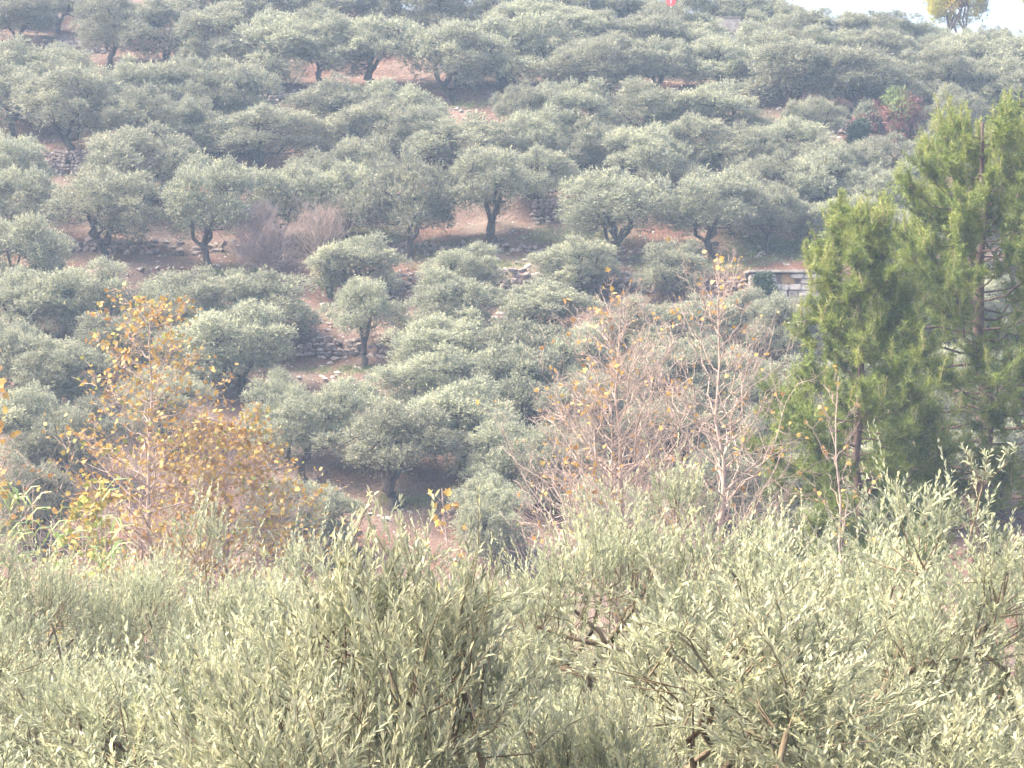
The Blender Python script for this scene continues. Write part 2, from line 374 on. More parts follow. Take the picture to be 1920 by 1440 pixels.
def olive_parts(seed, R=2.2, H=4.3, low=1.75, ncl=46, spr=95, nl=6, leaf=(0.135, 0.040), clump_r=0.52, sprig_l=0.27, hi=False, peak=1.1, p=2.0,
                fork_h=1.0, trunk_r=0.17, gap=0.42, mat='olive', stems=False, shoots=0, shoot_l=0.6, shoot_r=0.7, lean=0.35, lobe=.85, nlobe=10, spread=.75, up=.55):
    rng = np.random.default_rng(seed)
    cl = clumps_umbrella(rng, ncl, R - clump_r * .3, H - clump_r * .7, low, peak, p, gap, lobe, nlobe)
    tb = Tubes()
    # trunk and limbs
    fork = np.array([rng.normal(0, lean * .5), rng.normal(0, lean * .5), fork_h])
    tp = curve((0, 0, -0.25), fork, 6, rng, 0.05); tr = np.array([1.45, 1.1, .95, .9, .95, 0.8]) * trunk_r
    tb.add(tp, tr, 9)
    nb = rng.integers(3, 6); limbs = []
    for k in range(nb):
        th = 2 * math.pi * k / nb + rng.uniform(-.4, .4)
        e = np.array([math.cos(th) * R * rng.uniform(.38, .55), math.sin(th) * R * rng.uniform(.38, .55), fork_h + (H - fork_h) * rng.uniform(.42, .6)])
        pts = curve(fork - (0, 0, .08), e, 6, rng, 0.07, 0.05)
        tb.add(pts, np.linspace(trunk_r * .6, trunk_r * .24, 6), 6); limbs.append(pts)
    for c in cl:                                # a branch to each clump from the nearest limb point
        best = min((np.linalg.norm(pt - c) + 0.8 * max(0, pt[2] - c[2]) - 0.05 * j, k, j) for k, lp in enumerate(limbs) for j, pt in enumerate(lp) if j > 1)
        s = limbs[best[1]][best[2]]
        tb.add(curve(s, c, 5, rng, 0.06, -0.03), np.linspace(trunk_r * .2, 0.012, 5), 4)
    # sprigs over each clump
    m = len(cl) * spr
    ci = np.repeat(np.arange(len(cl)), spr)
    cr = clump_r * rng.uniform(0.7, 1.25, len(cl))
    d = nrm(rng.normal(size=(m, 3)) + np.array([0, 0, 0.35]))
    outv = nrm(cl - np.array([0, 0, low + 0.2])); d = nrm(d + 0.45 * outv[ci])
    r = cr[ci] * rng.uniform(0.25, 1.0, m) ** 0.6
    P = cl[ci] + d * r[:, None] * np.array([1.1, 1.1, .85])
    dv = nrm(d * 0.8 + np.array([0, 0, up]) + rng.normal(0, 0.30, (m, 3)))
    Ls = sprig_l * rng.uniform(0.6, 1.3, m)
    ctint = rng.normal(0.42, 0.10, len(cl))
    tint = ctint[ci] + rng.normal(0, 0.10, m)
    if shoots:                                   # upright new shoots standing out of the top
        k = rng.integers(0, len(cl), shoots * 3)
        k = k[np.argsort(-cl[k][:, 2] + rng.normal(0, .25, len(k)))][:shoots]
        sd = nrm(np.array([0, 0, 1.0]) + rng.normal(0, 0.28, (shoots, 3)) + 0.25 * outv[k])
        P = np.concatenate([P, cl[k] + nrm(rng.normal(size=(shoots, 3)) + (0, 0, .6)) * cr[k][:, None] * shoot_r]); dv = np.concatenate([dv, sd])
        Ls = np.concatenate([Ls, shoot_l * rng.uniform(.6, 1.3, shoots)]); tint = np.concatenate([tint, rng.normal(.68, .1, shoots)])
    bend = rng.normal(0, .22, (len(P), 3)) + np.array([0, 0, -.08])
    if shoots:
        bend[m:] *= .6
        V1, F1, T1 = leaves_from_sprigs(P[:m], dv[:m], Ls[:m], nl, leaf[0], leaf[1], rng, tint[:m], hi, spread=spread, bend=bend[:m])
        nls = max(nl, int(nl * shoot_l / sprig_l * .8))
        V2, F2, T2 = leaves_from_sprigs(P[m:], dv[m:], Ls[m:], nls, leaf[0], leaf[1], rng, tint[m:], hi, spread=spread * .8, bend=bend[m:])
        V = np.concatenate([V1, V2]); F = np.concatenate([F1, F2 + len(V1)]); T = np.concatenate([T1, T2])
    else:
        V, F, T = leaves_from_sprigs(P, dv, Ls, nl, leaf[0], leaf[1], rng, tint, hi, spread=spread)
    crown = mesh_np('crown', V, F, M[mat], T)
    if stems:
        a0 = P - dv * 0.18
        for q in range(0, len(P), stems):
            c = cl[ci[q]] if q < m else P[q] - dv[q] * 0.3
            tb.add(np.array([c * .5 + a0[q] * .5, P[q], P[q] + dv[q] * Ls[q] * .5 + bend[q] * Ls[q] * .25, P[q] + dv[q] * Ls[q] * .95 + bend[q] * Ls[q] * .9]), (0.006, 0.0045, .003, 0.0015), 3)
    trunk = tb.mesh('trunk', M['bark_near' if stems else 'bark'])
    lo = np.percentile(V, 1.0, axis=0); hi_ = np.percentile(V, 99.0, axis=0)
    return trunk, crown, float(np.percentile(V[:, 2], 99.8)), float((hi_[0] - lo[0] + hi_[1] - lo[1]) / 2)

HILL = [olive_parts(100 + k, R=2.2, low=(.95, 1.25, 1.1, 1.5)[k % 4], peak=(1.3, .9, 1.6, 1.1, 1.4)[k % 5], ncl=(70, 62, 76, 58)[k % 4], spr=70, clump_r=(.40, .44, .38)[k % 3], gap=.38,
                    nlobe=(15, 13, 17)[k % 3], lobe=(.80, .92, .72)[k % 3], trunk_r=0.14 + .02 * (k % 4), fork_h=0.75 + .12 * (k % 4), shoots=230, shoot_l=0.42) for k in range(6)]
BUSH = [olive_parts(150 + k, R=2.1, H=4.3, low=(.6, .9, .75, .7, 1.0)[k], peak=(1.5, 1.9, 1.3, 2.1, 1.7)[k], ncl=(80, 72, 84, 76, 78)[k], spr=68, clump_r=.41, gap=.38, nlobe=(17, 14, 19, 16, 15)[k], lobe=(.78, .86, .72, .8, .76)[k],
                    trunk_r=0.16, fork_h=0.6, shoots=230, shoot_l=0.42) for k in range(5)]

def plant(mesh_pair, base, h, w, label, group, rz=None, seed=0, cat='olive tree', name='olive_tree'):
    e = empty(name, base, label, cat, group, rz if rz is not None else random.Random(seed).uniform(0, 6.28))
    e.scale = (w / mesh_pair[3], w / mesh_pair[3], h / mesh_pair[2])
    link('trunk', mesh_pair[0], e); link('crown', mesh_pair[1], e)
    return e

# ------------------------------------------------------------------ the olive rows of the hillside (crown centre x, top y, foot y, width: photo pixels)
ROWS = [
 ('along the skyline of the ridge', 'olive trees on the ridge', [
   (1010, -32, 66, 110), (1092, -18, 82, 108), (1172, -14, 96, 115), (1240, 8, 110, 90), (1312, -12, 106, 124), (1375, -10, 104, 104), (1440, -4, 108, 84), (1492, 14, 118, 88),
   (1560, 25, 124, 112), (1622, 30, 128, 96), (1682, 32, 130, 84), (1722, 52, 138, 62), (1760, 56, 142, 76), (1808, 60, 146, 64), (1852, 56, 144, 60), (1892, 60, 150, 56), (1928, 70, 156, 80)]),
 ('just under the ridge', 'olive trees under the ridge', [
   (-20, -70, 40, 120), (105, -55, 62, 100), (380, -40, 70, 120), (470, -34, 76, 118), (560, -38, 80, 120), (650, -26, 88, 116), (742, -18, 92, 110), (832, -20, 96, 114), (915, -8, 100, 110), (992, 2, 106, 112), (1072, 16, 118, 112),
   (1150, 34, 132, 110), (1232, 42, 140, 104), (1312, 48, 142, 100), (1412, 52, 150, 90), (1470, 46, 150, 112), (1550, 58, 160, 110), (1640, 66, 166, 108), (1712, 78, 170, 88), (1800, 76, 176, 110), (1880, 84, 184, 110)]),
 ('on the terrace above the red bank', 'olive trees on the upper terrace', [
   (42, -18, 88, 116), (202, -2, 126, 118), (308, 6, 140, 142), (415, 14, 150, 120), (520, 32, 184, 132), (612, 24, 168, 120), (702, 46, 172, 150), (846, 50, 197, 148), (962, 44, 182, 140), (1040, 62, 180, 100), (1132, 72, 200, 148), (1240, 82, 196, 116),
   (1352, 80, 183, 128), (1482, 78, 207, 156), (1602, 96, 218, 150), (1690, 104, 214, 100), (1775, 98, 214, 128), (1852, 112, 226, 100), (1912, 128, 238, 120)]),
 ('on the terrace below the red bank', 'olive trees below the red earth bank', [
   (18, 84, 205, 116), (108, 90, 208, 124), (272, 124, 250, 134), (366, 120, 256, 120), (452, 124, 262, 112), (632, 158, 272, 132), (742, 160, 278, 118), (985, 166, 276, 88), (1078, 164, 290, 130), (1205, 168, 290, 140), (1330, 166, 294, 138),
   (1415, 218, 310, 90), (1522, 196, 306, 88), (1730, 160, 262, 92), (1785, 172, 280, 92)]),
 ('two terraces above the long stone wall', 'olive trees in the middle of the hillside', [
   (28, 128, 262, 124), (132, 138, 296, 176), (262, 172, 300, 132), (362, 194, 306, 84), (496, 210, 334, 176), (690, 196, 322, 128), (768, 202, 330, 136), (888, 226, 348, 156), (1012, 214, 334, 112), (1110, 238, 352, 140), (1212, 244, 368, 132), (1300, 226, 352, 122), (1392, 244, 362, 120),
   (1478, 232, 350, 124), (1552, 268, 380, 110), (1662, 262, 372, 116), (1748, 262, 376, 100), (1890, 250, 390, 130)]),
 ('one terrace above the long stone wall', 'olive trees above the main row', [
   (16, 262, 392, 124), (272, 250, 398, 172), (600, 288, 420, 134), (688, 264, 404, 120), (1010, 284, 412, 112), (1262, 300, 420, 120), (1370, 322, 440, 96), (1452, 292, 426, 128), (1556, 286, 424, 140), (1650, 318, 440, 128), (1716, 300, 430, 90)]),
 ('of big dark-trunked trees above the stone wall', 'big olive trees of the main row', [
   (30, 322, 470, 140), (204, 322, 492, 192), (392, 300, 502, 164), (528, 318, 470, 150), (640, 312, 462, 132), (768, 298, 490, 166), (922, 288, 466, 196), (1152, 324, 487, 192), (1336, 324, 483, 172), (1438, 350, 476, 100), (1510, 384, 468, 116), (1600, 372, 486, 130), (1680, 392, 500, 120), (1775, 380, 505, 130), (1868, 390, 515, 130)]),
 ('of small round trees before the stone wall', 'small olive trees before the stone wall', [
   (40, 414, 590, 150), (672, 444, 566, 138), (880, 460, 566, 122), (1084, 450, 556, 132), (1266, 454, 566, 124), (1396, 545, 650, 100)]),
 ('just below the long stone wall', 'olive trees below the stone wall', [
   (52, 508, 668, 150), (168, 496, 650, 158), (345, 506, 634, 150), (492, 514, 654, 180), (838, 516, 664, 160), (1012, 534, 668, 170), (1208, 562, 690, 150), (1310, 560, 690, 130), (1470, 556, 690, 120), (1572, 560, 700, 140), (1660, 520, 656, 140), (1745, 530, 664, 140), (1835, 520, 660, 140), (1915, 530, 670, 130)]),
 ('on the lower terrace round the bare clearing', 'olive trees on the lower terrace', [
   (312, 544, 700, 120), (198, 596, 732, 150), (440, 574, 748, 198), (832, 588, 740, 170), (980, 606, 752, 150), (1092, 612, 756, 120), (1240, 640, 786, 150), (1352, 640, 792, 140), (1450, 676, 820, 150), (1548, 690, 840, 130), (1640, 650, 800, 150), (1720, 660, 800, 140), (1808, 640, 790, 150), (1900, 650, 800, 140)]),
 ('below the bare clearing', 'olive trees below the clearing', [
   (22, 610, 772, 130), (112, 640, 790, 160), (300, 690, 842, 150), (518, 700, 860, 118), (826, 658, 800, 178), (972, 650, 806, 150), (1102, 706, 858, 150), (1262, 740, 900, 170), (1402, 760, 910, 150), (1500, 780, 930, 130), (1880, 700, 880, 150), (1752, 720, 890, 150)]),
 ('at the foot of the hill', 'olive trees at the foot of the hill', [
   (52, 730, 900, 160), (150, 752, 916, 150), (572, 736, 906, 160), (668, 712, 876, 150), (742, 762, 957, 246), (860, 716, 894, 176), (946, 780, 946, 150), (1046, 800, 966, 150), (1330, 850, 1010, 160), (1480, 860, 1020, 150), (1700, 800, 990, 170), (1860, 790, 980, 180)]),
 ('in the valley behind the nearest treetops', 'olive trees in the valley', [
   (62, 866, 1040, 130), (512, 906, 1052, 130), (606, 912, 1056, 116), (912, 892, 1044, 124), (1140, 900, 1060, 170), (1580, 890, 1050, 150), (940, 930, 1070, 110)]),
]
ORD = ['first', 'second', 'third', 'fourth', 'fifth', 'sixth', 'seventh', 'eighth', 'ninth', 'tenth', 'eleventh', 'twelfth', 'thirteenth', 'fourteenth', 'fifteenth', 'sixteenth', 'seventeenth', 'eighteenth', 'nineteenth', 'twentieth', 'twenty-first', 'twenty-second']
SPECIAL = {
 (204, 322): 'broad olive with leaning forked trunk above the low wall on the left',
 (392, 300): 'tall olive with long pale leaning trunk beside the bare pinkish thicket',
 (768, 298): 'big olive with thick straight dark trunk above the long stone wall',
 (922, 288): 'widest olive of the main row, its dark trunk beside a low drooping branch',
 (1152, 324): 'umbrella-shaped olive with slender dark trunk right of the rubble wall gap',
 (1336, 324): 'rounded olive with forked dark trunk standing left of the grassy slope',
 (742, 762): 'large olive with V-shaped dark trunks on bare soil at the hill foot',
 (572, 736): 'olive with a thick dark trunk left of the large V-trunked olive',
 (846, 50): 'lone-trunked olive standing on the pale earth strip of the upper terrace',
 (132, 138): 'dark olive with forked trunk above the rubble bank at far left',
 (202, -2): 'olive with thin curved trunk on red earth at the top left',
 (1602, 96): 'olive with short dark trunk on bare soil left of the rust-red shrub',
}
seed = 0
for phrase, group, lst in ROWS:
    lst = sorted(lst)
    for i, (cx, ty, by, w) in enumerate(lst):
        seed += 1
        x, D, z = ray_ground(cx, by)
        h = (by - ty) * D / FPX; wm = w * (1.28 if by < 400 else 1.16) * D / FPX
        lab = SPECIAL.get((cx, ty)) or f'{ORD[i]} olive from the left in the row {phrase}'
        pair = HILL[(seed * 5 + i) % len(HILL)]
        if (by > 520 and (cx, ty) not in SPECIAL) or 'small round' in phrase: pair = BUSH[seed % 5]
        if by < 330 and (cx, ty) not in SPECIAL and (seed * 7) % 5 != 0: pair = BUSH[seed % 5]
        if (cx, ty) in SPECIAL: pair = HILL[3 if cx == 742 else (3, 1, 5)[i % 3]]; wm *= .92
        plant(pair, (x, D, z), h * (1.10 if by < 400 else 1.05), wm, lab, group, seed=seed)
x, D, z = ray_ground(684, 690)
plant(HILL[3], (x, D, z), 170 * D / FPX, 150 * D / FPX, 'small olive with a single leaning trunk alone in the bare clearing', 'olive trees on the lower terrace', rz=1.0)

# ------------------------------------------------------------------ nearest olive trees, seen from above their tops
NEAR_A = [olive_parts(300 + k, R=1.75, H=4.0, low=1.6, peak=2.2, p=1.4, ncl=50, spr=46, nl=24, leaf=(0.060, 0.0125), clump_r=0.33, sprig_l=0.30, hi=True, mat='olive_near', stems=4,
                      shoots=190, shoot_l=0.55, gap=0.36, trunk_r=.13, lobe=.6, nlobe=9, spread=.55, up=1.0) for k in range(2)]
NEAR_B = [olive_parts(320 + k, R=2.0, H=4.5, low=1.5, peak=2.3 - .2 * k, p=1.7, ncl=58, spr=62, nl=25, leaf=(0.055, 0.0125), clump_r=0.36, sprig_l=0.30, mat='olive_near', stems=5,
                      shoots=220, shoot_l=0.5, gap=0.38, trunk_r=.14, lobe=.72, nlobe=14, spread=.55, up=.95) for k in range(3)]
NEAR = [  # cx, top y, distance, crown radius, (kind, variant), turn, label
 (725, 1004, 10.2, 1.3, 'A', 0, 0.4, 'nearest olive with large pale leaves and long upright shoots, left of centre'),
 (235, 1195, 11.6, 1.5, 'A', 1, 2.0, 'near olive with yellowish tips filling the bottom left corner'),
 (1600, 1105, 12.8, 1.9, 'A', 1, 4.2, 'near olive with bright feathery shoots filling the bottom right'),
 (1150, 1285, 11.0, 0.9, 'A', 0, 3.1, 'low near olive with cream-yellow shoot tips at bottom centre'),
 (1232, 880, 20.0, 1.6, 'B', 0, 0.0, 'tall near olive with peaked top in front of the bare plane trees'),
 (1760, 908, 17.0, 1.9, 'B', 1, 1.2, 'broad near olive with one tall forked shoot in front of the pines'),
 (292, 955, 25.0, 1.35, 'B', 2, 2.2, 'rounded near olive in front of the golden plane tree'),
 (30, 1002, 23.0, 1.35, 'B', 0, 3.3, 'near olive at the left edge below the reeds'),
 (525, 1012, 28.0, 1.5, 'B', 1, 4.0, 'darker near olive between the rounded one and the nearest shoots'),
 (880, 1000, 29.0, 1.6, 'B', 2, 5.2, 'near olive behind the nearest shoots, below the V-trunked olive'),
 (1000, 1110, 22.0, 1.4, 'B', 1, 0.8, 'shaded near olive in the hollow at the centre'),
 (1490, 975, 23.0, 1.4, 'B', 2, 2.7, 'near olive between the peaked one and the broad one, set back'),
 (40, 1110, 17.0, 1.3, 'B', 2, 5.9, 'near olive half hidden behind the bottom left one'),
 (430, 1195, 18.5, 1.3, 'B', 0, 1.9, 'shaded near olive left of the nearest shoots'),
 (1330, 1130, 15.5, 1.2, 'B', 2, 0.3, 'near olive below the peaked one, its shoots leaning left'),
]
near_objs = []
for cx, ty, D, R, kind, k, rz, lab in NEAR:
    x, y, zt = pix(cx, ty, D)
    gz = float(ground_z(x, D))
    pair = (NEAR_A if kind == 'A' else NEAR_B)[k]
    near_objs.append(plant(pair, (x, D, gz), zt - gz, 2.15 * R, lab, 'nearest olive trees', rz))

# ------------------------------------------------------------------ plane trees in autumn: pale branches, a few golden leaves
def plane_leaf_mesh():
    pts = [(0, 0), (.30, -.02), (.52, .22), (.34, .34), (.50, .62), (.24, .60), (0, 1.0), (-.24, .60), (-.50, .62), (-.34, .34), (-.52, .22), (-.30, -.02)]
    V = [(x, y, -0.25 * abs(x) + 0.10 * y * y) for x, y in pts] + [(0, .35, .0)]
    F = [(12, i, (i + 1) % 12) for i in range(12)]
    return np.array(V), np.array(F)
PLV, PLF = plane_leaf_mesh()
LEAF_ME = []
for k in range(5):
    LEAF_ME.append(mesh_np('plane_leaf', PLV * np.array([.95, 1, 1]), PLF, M['autumn'], np.full(13, (0.25, 0.5, 0.65, 0.8, 0.97)[k])))

def branchy(rng, H, spread, r0, n1, n2, n3, t0=0.12, up=0.9, lean=(0, 0), wmax=None, leaders=1):
    """central leader with rising branches; returns tubes and twig tips"""
    tb = Tubes(); tips = []
    for ld in range(leaders):
        top = np.array([lean[0] + rng.normal(0, .25) * (leaders > 1), lean[1] + rng.normal(0, .25) * (leaders > 1), H * (1 if ld == 0 else rng.uniform(.8, .93))])
        ax = curve((0.12 * ld, 0.05 * ld, -0.2), top, 12, rng, 0.006)
        tb.add(ax, np.linspace(r0, 0.008, 12) * (1 if ld == 0 else .7), 7)
        tt = np.linspace(0, 1, 12)
        for i in range(n1):
            t = t0 + (0.97 - t0) * (i + rng.uniform(0, 1)) / n1
            s = np.array([np.interp(t, tt, ax[:, c]) for c in range(3)])
            th = i * 2.4 + rng.uniform(-.5, .5)
            L = spread * ((1 - t) ** 0.75 + 0.10) * rng.uniform(.65, 1.15)
            rise = up * rng.uniform(.75, 1.3) * L
            e = s + np.array([math.cos(th) * L * .85, math.sin(th) * L * .85, rise])
            b = curve(s, e, 7, rng, 0.03, -0.06)
            rb = max(0.006, r0 * .36 * (1 - t) ** .8 + .006)
            tb.add(b, np.linspace(rb, .004, 7), 4)
            for j in range(n2):
                u = rng.uniform(.2, .98); s2 = np.array([np.interp(u * 6, np.arange(7), b[:, c]) for c in range(3)])
                d2 = nrm(nrm(e - s) * .7 + rng.normal(0, .55, 3) + (0, 0, .35)); L2 = L * .42 * (1.15 - u * .6) * rng.uniform(.5, 1.2) + 0.12
                e2 = s2 + d2 * L2; c2 = curve(s2, e2, 4, rng, .05, -0.04)
                tb.add(c2, np.linspace(max(.0045, rb * .4), .003, 4), 3); tips.append((e2, d2))
                for q in range(n3):
                    v = rng.uniform(.25, 1); s3 = np.array([np.interp(v * 3, np.arange(4), c2[:, c]) for c in range(3)])
                    d3 = nrm(d2 * .6 + rng.normal(0, .6, 3) + (0, 0, .3)); e3 = s3 + d3 * L2 * .5 * rng.uniform(.4, 1.1)
                    tb.add(np.array([s3, (s3 + e3) / 2 + rng.normal(0, .015, 3), e3]), (.0042, .0034, .0024), 3); tips.append((e3, d3))
    return tb, tips

def leaf_cloud(tips, idx, rng, size, tints):
    Vs, Fs, Ts = [], [], []
    for q, i in enumerate(idx):
        p, d = tips[i]
        f = nrm(np.array([rng.normal(), rng.normal(), rng.normal(-.2, .6)])); a = nrm(np.cross(f, rng.normal(size=3))); n = np.cross(a, f)
        s = size * rng.uniform(.6, 1.2)
        Vs.append(p + (PLV[:, :1] * a + PLV[:, 1:2] * f + PLV[:, 2:] * n) * s); Fs.append(PLF + 13 * q); Ts.append(np.full(13, tints[q]))
    return np.concatenate(Vs), np.concatenate(Fs), np.concatenate(Ts)

def plane_tree(name, base, H, spread, label, seed, n1=52, n2=7, n3=3, nleaf=240, rest=0, size=0.17, r0=.11, up=.9, leaf_z=None, lean=(0, 0), leaders=1, t0=.12, tmean=.5, bark='plane_bark', cat='plane tree', group='autumn plane trees'):
    rng = np.random.default_rng(seed)
    tb, tips = branchy(rng, H, spread, r0, n1, n2, n3, t0, up, lean, leaders=leaders)
    e = empty(name, base, label, cat, group)
    tk = link('trunk', tb.mesh('trunk', M[bark]), e)
    tp = np.array([t[0] for t in tips])
    w = np.ones(len(tips)) if leaf_z is None else leaf_z(tp)
    w = w / w.sum()
    n = min(nleaf + rest, int((w > 0).sum()))
    pick = rng.choice(len(tips), n, replace=False, p=w)
    for i in pick[:nleaf]:
        o = link('leaf', LEAF_ME[int(np.clip(rng.normal(tmean * 4, 1.1), 0, 4))], e, tuple(tips[i][0]), (rng.uniform(0, 6.28), rng.uniform(-1, 1), rng.uniform(0, 6.28)))
        s = size * rng.uniform(.6, 1.25); o.scale = (s, s, s)
    if rest and n > nleaf:
        idx = pick[nleaf:]
        V, F, T = leaf_cloud(tips, idx, rng, size, np.clip(rng.normal(tmean, .24, len(idx)), 0, 1))
        tag(link('foliage', mesh_np('foliage', V, F, M['autumn'], T), e), kind='stuff')
    return e

def stand(cx, top, D):
    x, y, z = pix(cx, top, D); g = float(ground_z(x, D)); return (x, D, g), z - g

b, H = stand(262, 560, 52); plane_tree('plane_tree', (b[0] + .25, b[1], b[2]), H, 4.0, 'golden plane tree with pale trunk rising behind the rounded near olive', 11, n1=80, n2=9, nleaf=290, rest=2300, size=.105, up=.60,
    leaf_z=lambda p: np.where(p[:, 2] < 8.2, 1.8, np.where(p[:, 2] > 9.8, .30, .28)), tmean=.62, t0=.3)
b, H = stand(1165, 552, 50); plane_tree('plane_tree', b, H, 4.1, 'nearly bare plane tree with twin pale trunks, left of the bare pair', 12, n1=64, n2=9, n3=4, nleaf=290, rest=220, size=.105, up=.85, leaders=2, tmean=.36, t0=.3,
    leaf_z=lambda p: np.where(p[:, 0] < 0, 1.5, .5))
b, H = stand(1348, 496, 53); plane_tree('plane_tree', b, H, 3.7, 'nearly bare plane tree with single pale trunk, right of the bare pair', 13, n1=64, n2=9, n3=4, nleaf=260, size=.105, up=1.0, tmean=.36, t0=.3)
b, H = stand(1572, 705, 48); plane_tree('plane_tree', b, H, 1.6, 'slim leafless plane sapling with a few orange leaves before the pine', 14, n1=24, n2=5, n3=2, nleaf=70, size=.12, r0=.05, up=1.3, tmean=.4, t0=.3)
b, H = stand(-40, 590, 50); plane_tree('plane_tree', b, H, 2.2, 'orange-leaved plane tree cut by the left edge', 15, n1=40, n2=7, nleaf=150, rest=120, size=.165, tmean=.45, t0=.3)
b, H = stand(425, 785, 54); plane_tree('autumn_tree', b, H, 4.2, 'low dense orange-leaved tree right of the golden plane tree', 16, n1=64, n2=11, n3=7, nleaf=280, rest=5200, size=.095, r0=.09, up=.40, tmean=.62, bark='dry_twig', cat='tree', group='autumn shrubs', t0=.35,
    leaf_z=lambda p: np.where(p[:, 2] > 3.5, 1.0, .3))
b, H = stand(170, 905, 46); plane_tree('autumn_shrub', b, H, 1.7, 'yellow-green autumn shrub under the golden plane tree', 17, n1=46, n2=9, n3=3, nleaf=250, rest=700, size=.13, r0=.05, up=.6, tmean=.86, cat='shrub', group='autumn shrubs', t0=.3)
b, H = stand(890, 915, 44); plane_tree('autumn_shrub', b, H, 1.3, 'thin orange-leaved sapling leaning among the olives at centre', 18, n1=18, n2=4, n3=2, nleaf=60, size=.15, r0=.04, up=.8, tmean=.55, lean=(-.6, 0), cat='shrub', group='autumn shrubs', t0=.4)

# bare thickets on the hillside
x, D, z = ray_ground(490, 512)
plane_tree('bare_shrub', (x, D, z), 2.9, 1.9, 'bare pinkish-grey thicket beside the tall leaning olive trunk', 31, n1=60, n2=8, n3=4, nleaf=0, r0=.05, up=.55, bark='dry_twig', cat='shrub', group='bare shrubs', leaders=3, t0=.05)
x, D, z = ray_ground(596, 492)
plane_tree('bare_shrub', (x, D, z), 2.2, 1.6, 'bare fan-shaped shrub with pale sticks right of the pinkish thicket', 32, n1=44, n2=6, n3=2, nleaf=0, r0=.04, up=1.2, bark='plane_bark', cat='shrub', group='bare shrubs', leaders=3, t0=.05)

# ------------------------------------------------------------------ pines
def tufts(P, Dv, rng, n, l, w, tint):
    m = len(P)
    d = nrm(Dv[:, None, :] * 0.75 + rng.normal(0, .55, (m, n, 3)))
    s = nrm(np.cross(d, rng.normal(size=(m, n, 3))))
    o = P[:, None, :] + Dv[:, None, :] * (rng.uniform(-.12, .06, (m, n)) * (l / .11))[..., None]
    ll = l * rng.uniform(.7, 1.2, (m, n, 1))
    V = np.stack([o - s * w / 2, o + s * w / 2, o + d * ll], 2).reshape(-1, 3)
    F = np.arange(len(V)).reshape(-1, 3)
    T = np.repeat(np.clip(tint[:, None] + rng.normal(0, .10, (m, n)), 0, 1).reshape(-1), 3)
    return V, F, T

def pine(name, base, H, rad, label, seed, z0=.26, nbr=70, ntuft=15000, lean=(0, 0), mat='pine', r0=.24, nl=.15, nw=.014, nn=10, up=.35, p=.8, group='pines', gapf=.0, extra=()):
    rng = np.random.default_rng(seed)
    e = empty(name, base, label, 'pine tree', group)
    tb = Tubes(); tw = Tubes()
    ax = curve((0, 0, -.3), (lean[0], lean[1], H * .97), 14, rng, .006); tt = np.linspace(0, 1, 14)
    tb.add(ax, r0 * (1.05 - tt) ** .8 + .01, 9)
    P, Dv, Tn = [], [], []
    brs = []
    for i in range(nbr):
        t = z0 + (0.98 - z0) * ((i + rng.uniform(0, 1)) / nbr) ** .9
        th = i * 2.399 + rng.uniform(-.4, .4)
        q = (t - z0) / (1 - z0)
        L = rad * ((1 - q) ** p * rng.uniform(.6, 1.12) * (0.62 + .38 * min(1, q / .18)) + .10)
        brs.append((t, th, L, q))
    for (t, th, L) in extra: brs.append((t, th, L, (t - z0) / (1 - z0)))
    for t, th, L, q in brs:
        s = np.array([np.interp(t, tt, ax[:, c]) for c in range(3)])
        el = up * rng.uniform(.3, 1.5) + .5 * q
        end = s + np.array([math.cos(th) * L, math.sin(th) * L, L * el])
        b = curve(s, end, 7, rng, .025, -.10)
        rb = .015 + .30 * r0 * (1 - t) * L / rad
        tb.add(b, np.linspace(rb, .008, 7), 5)
        nsub = int(7 + 16 * L / rad)
        for j in range(nsub):
            u = rng.uniform(.22, 1.0) ** .6; s2 = np.array([np.interp(u * 6, np.arange(7), b[:, c]) for c in range(3)])
            d2 = nrm(nrm(b[-1] - b[0]) * .6 + rng.normal(0, .55, 3) * (1, 1, .55) + (0, 0, .12 + .35 * q)); L2 = (.28 + .36 * L * .35) * rng.uniform(.6, 1.3)
            e2 = s2 + d2 * L2; c2 = curve(s2, e2, 5, rng, .04, -.03)
            tw.add(c2, np.linspace(.012, .005, 5), 3)
            k = 9 if L2 < .5 else 13
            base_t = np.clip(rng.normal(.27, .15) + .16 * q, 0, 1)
            for a in range(k):
                v = rng.uniform(.25, 1) ; pp = np.array([np.interp(v * 4, np.arange(5), c2[:, c]) for c in range(3)])
                dd = nrm(d2 * .5 + rng.normal(0, .6, 3) + (0, 0, .35))
                st = rng.uniform(.05, .24)
                for g in range(3):
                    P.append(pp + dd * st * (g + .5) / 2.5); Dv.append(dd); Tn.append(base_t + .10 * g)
            if rng.uniform() < .04 + .32 * q:            # a pale upright candle
                for a in range(2):
                    cd = nrm(np.array([rng.normal(0, .18), rng.normal(0, .18), 1])); cl = rng.uniform(.3, .6)
                    tw.add(np.array([e2, e2 + cd * cl * .5, e2 + cd * cl]), (.009, .008, .005), 3)
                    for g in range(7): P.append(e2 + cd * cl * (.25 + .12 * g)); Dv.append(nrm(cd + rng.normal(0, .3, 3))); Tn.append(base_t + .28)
    P = np.array(P); Dv = np.array(Dv); Tn = np.array(Tn)
    if len(P) > ntuft:
        k = rng.choice(len(P), ntuft, replace=False); P, Dv, Tn = P[k], Dv[k], Tn[k]
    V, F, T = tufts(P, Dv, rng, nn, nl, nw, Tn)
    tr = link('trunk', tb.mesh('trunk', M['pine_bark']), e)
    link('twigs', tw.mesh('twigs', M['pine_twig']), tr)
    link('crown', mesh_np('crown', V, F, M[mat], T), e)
    return e

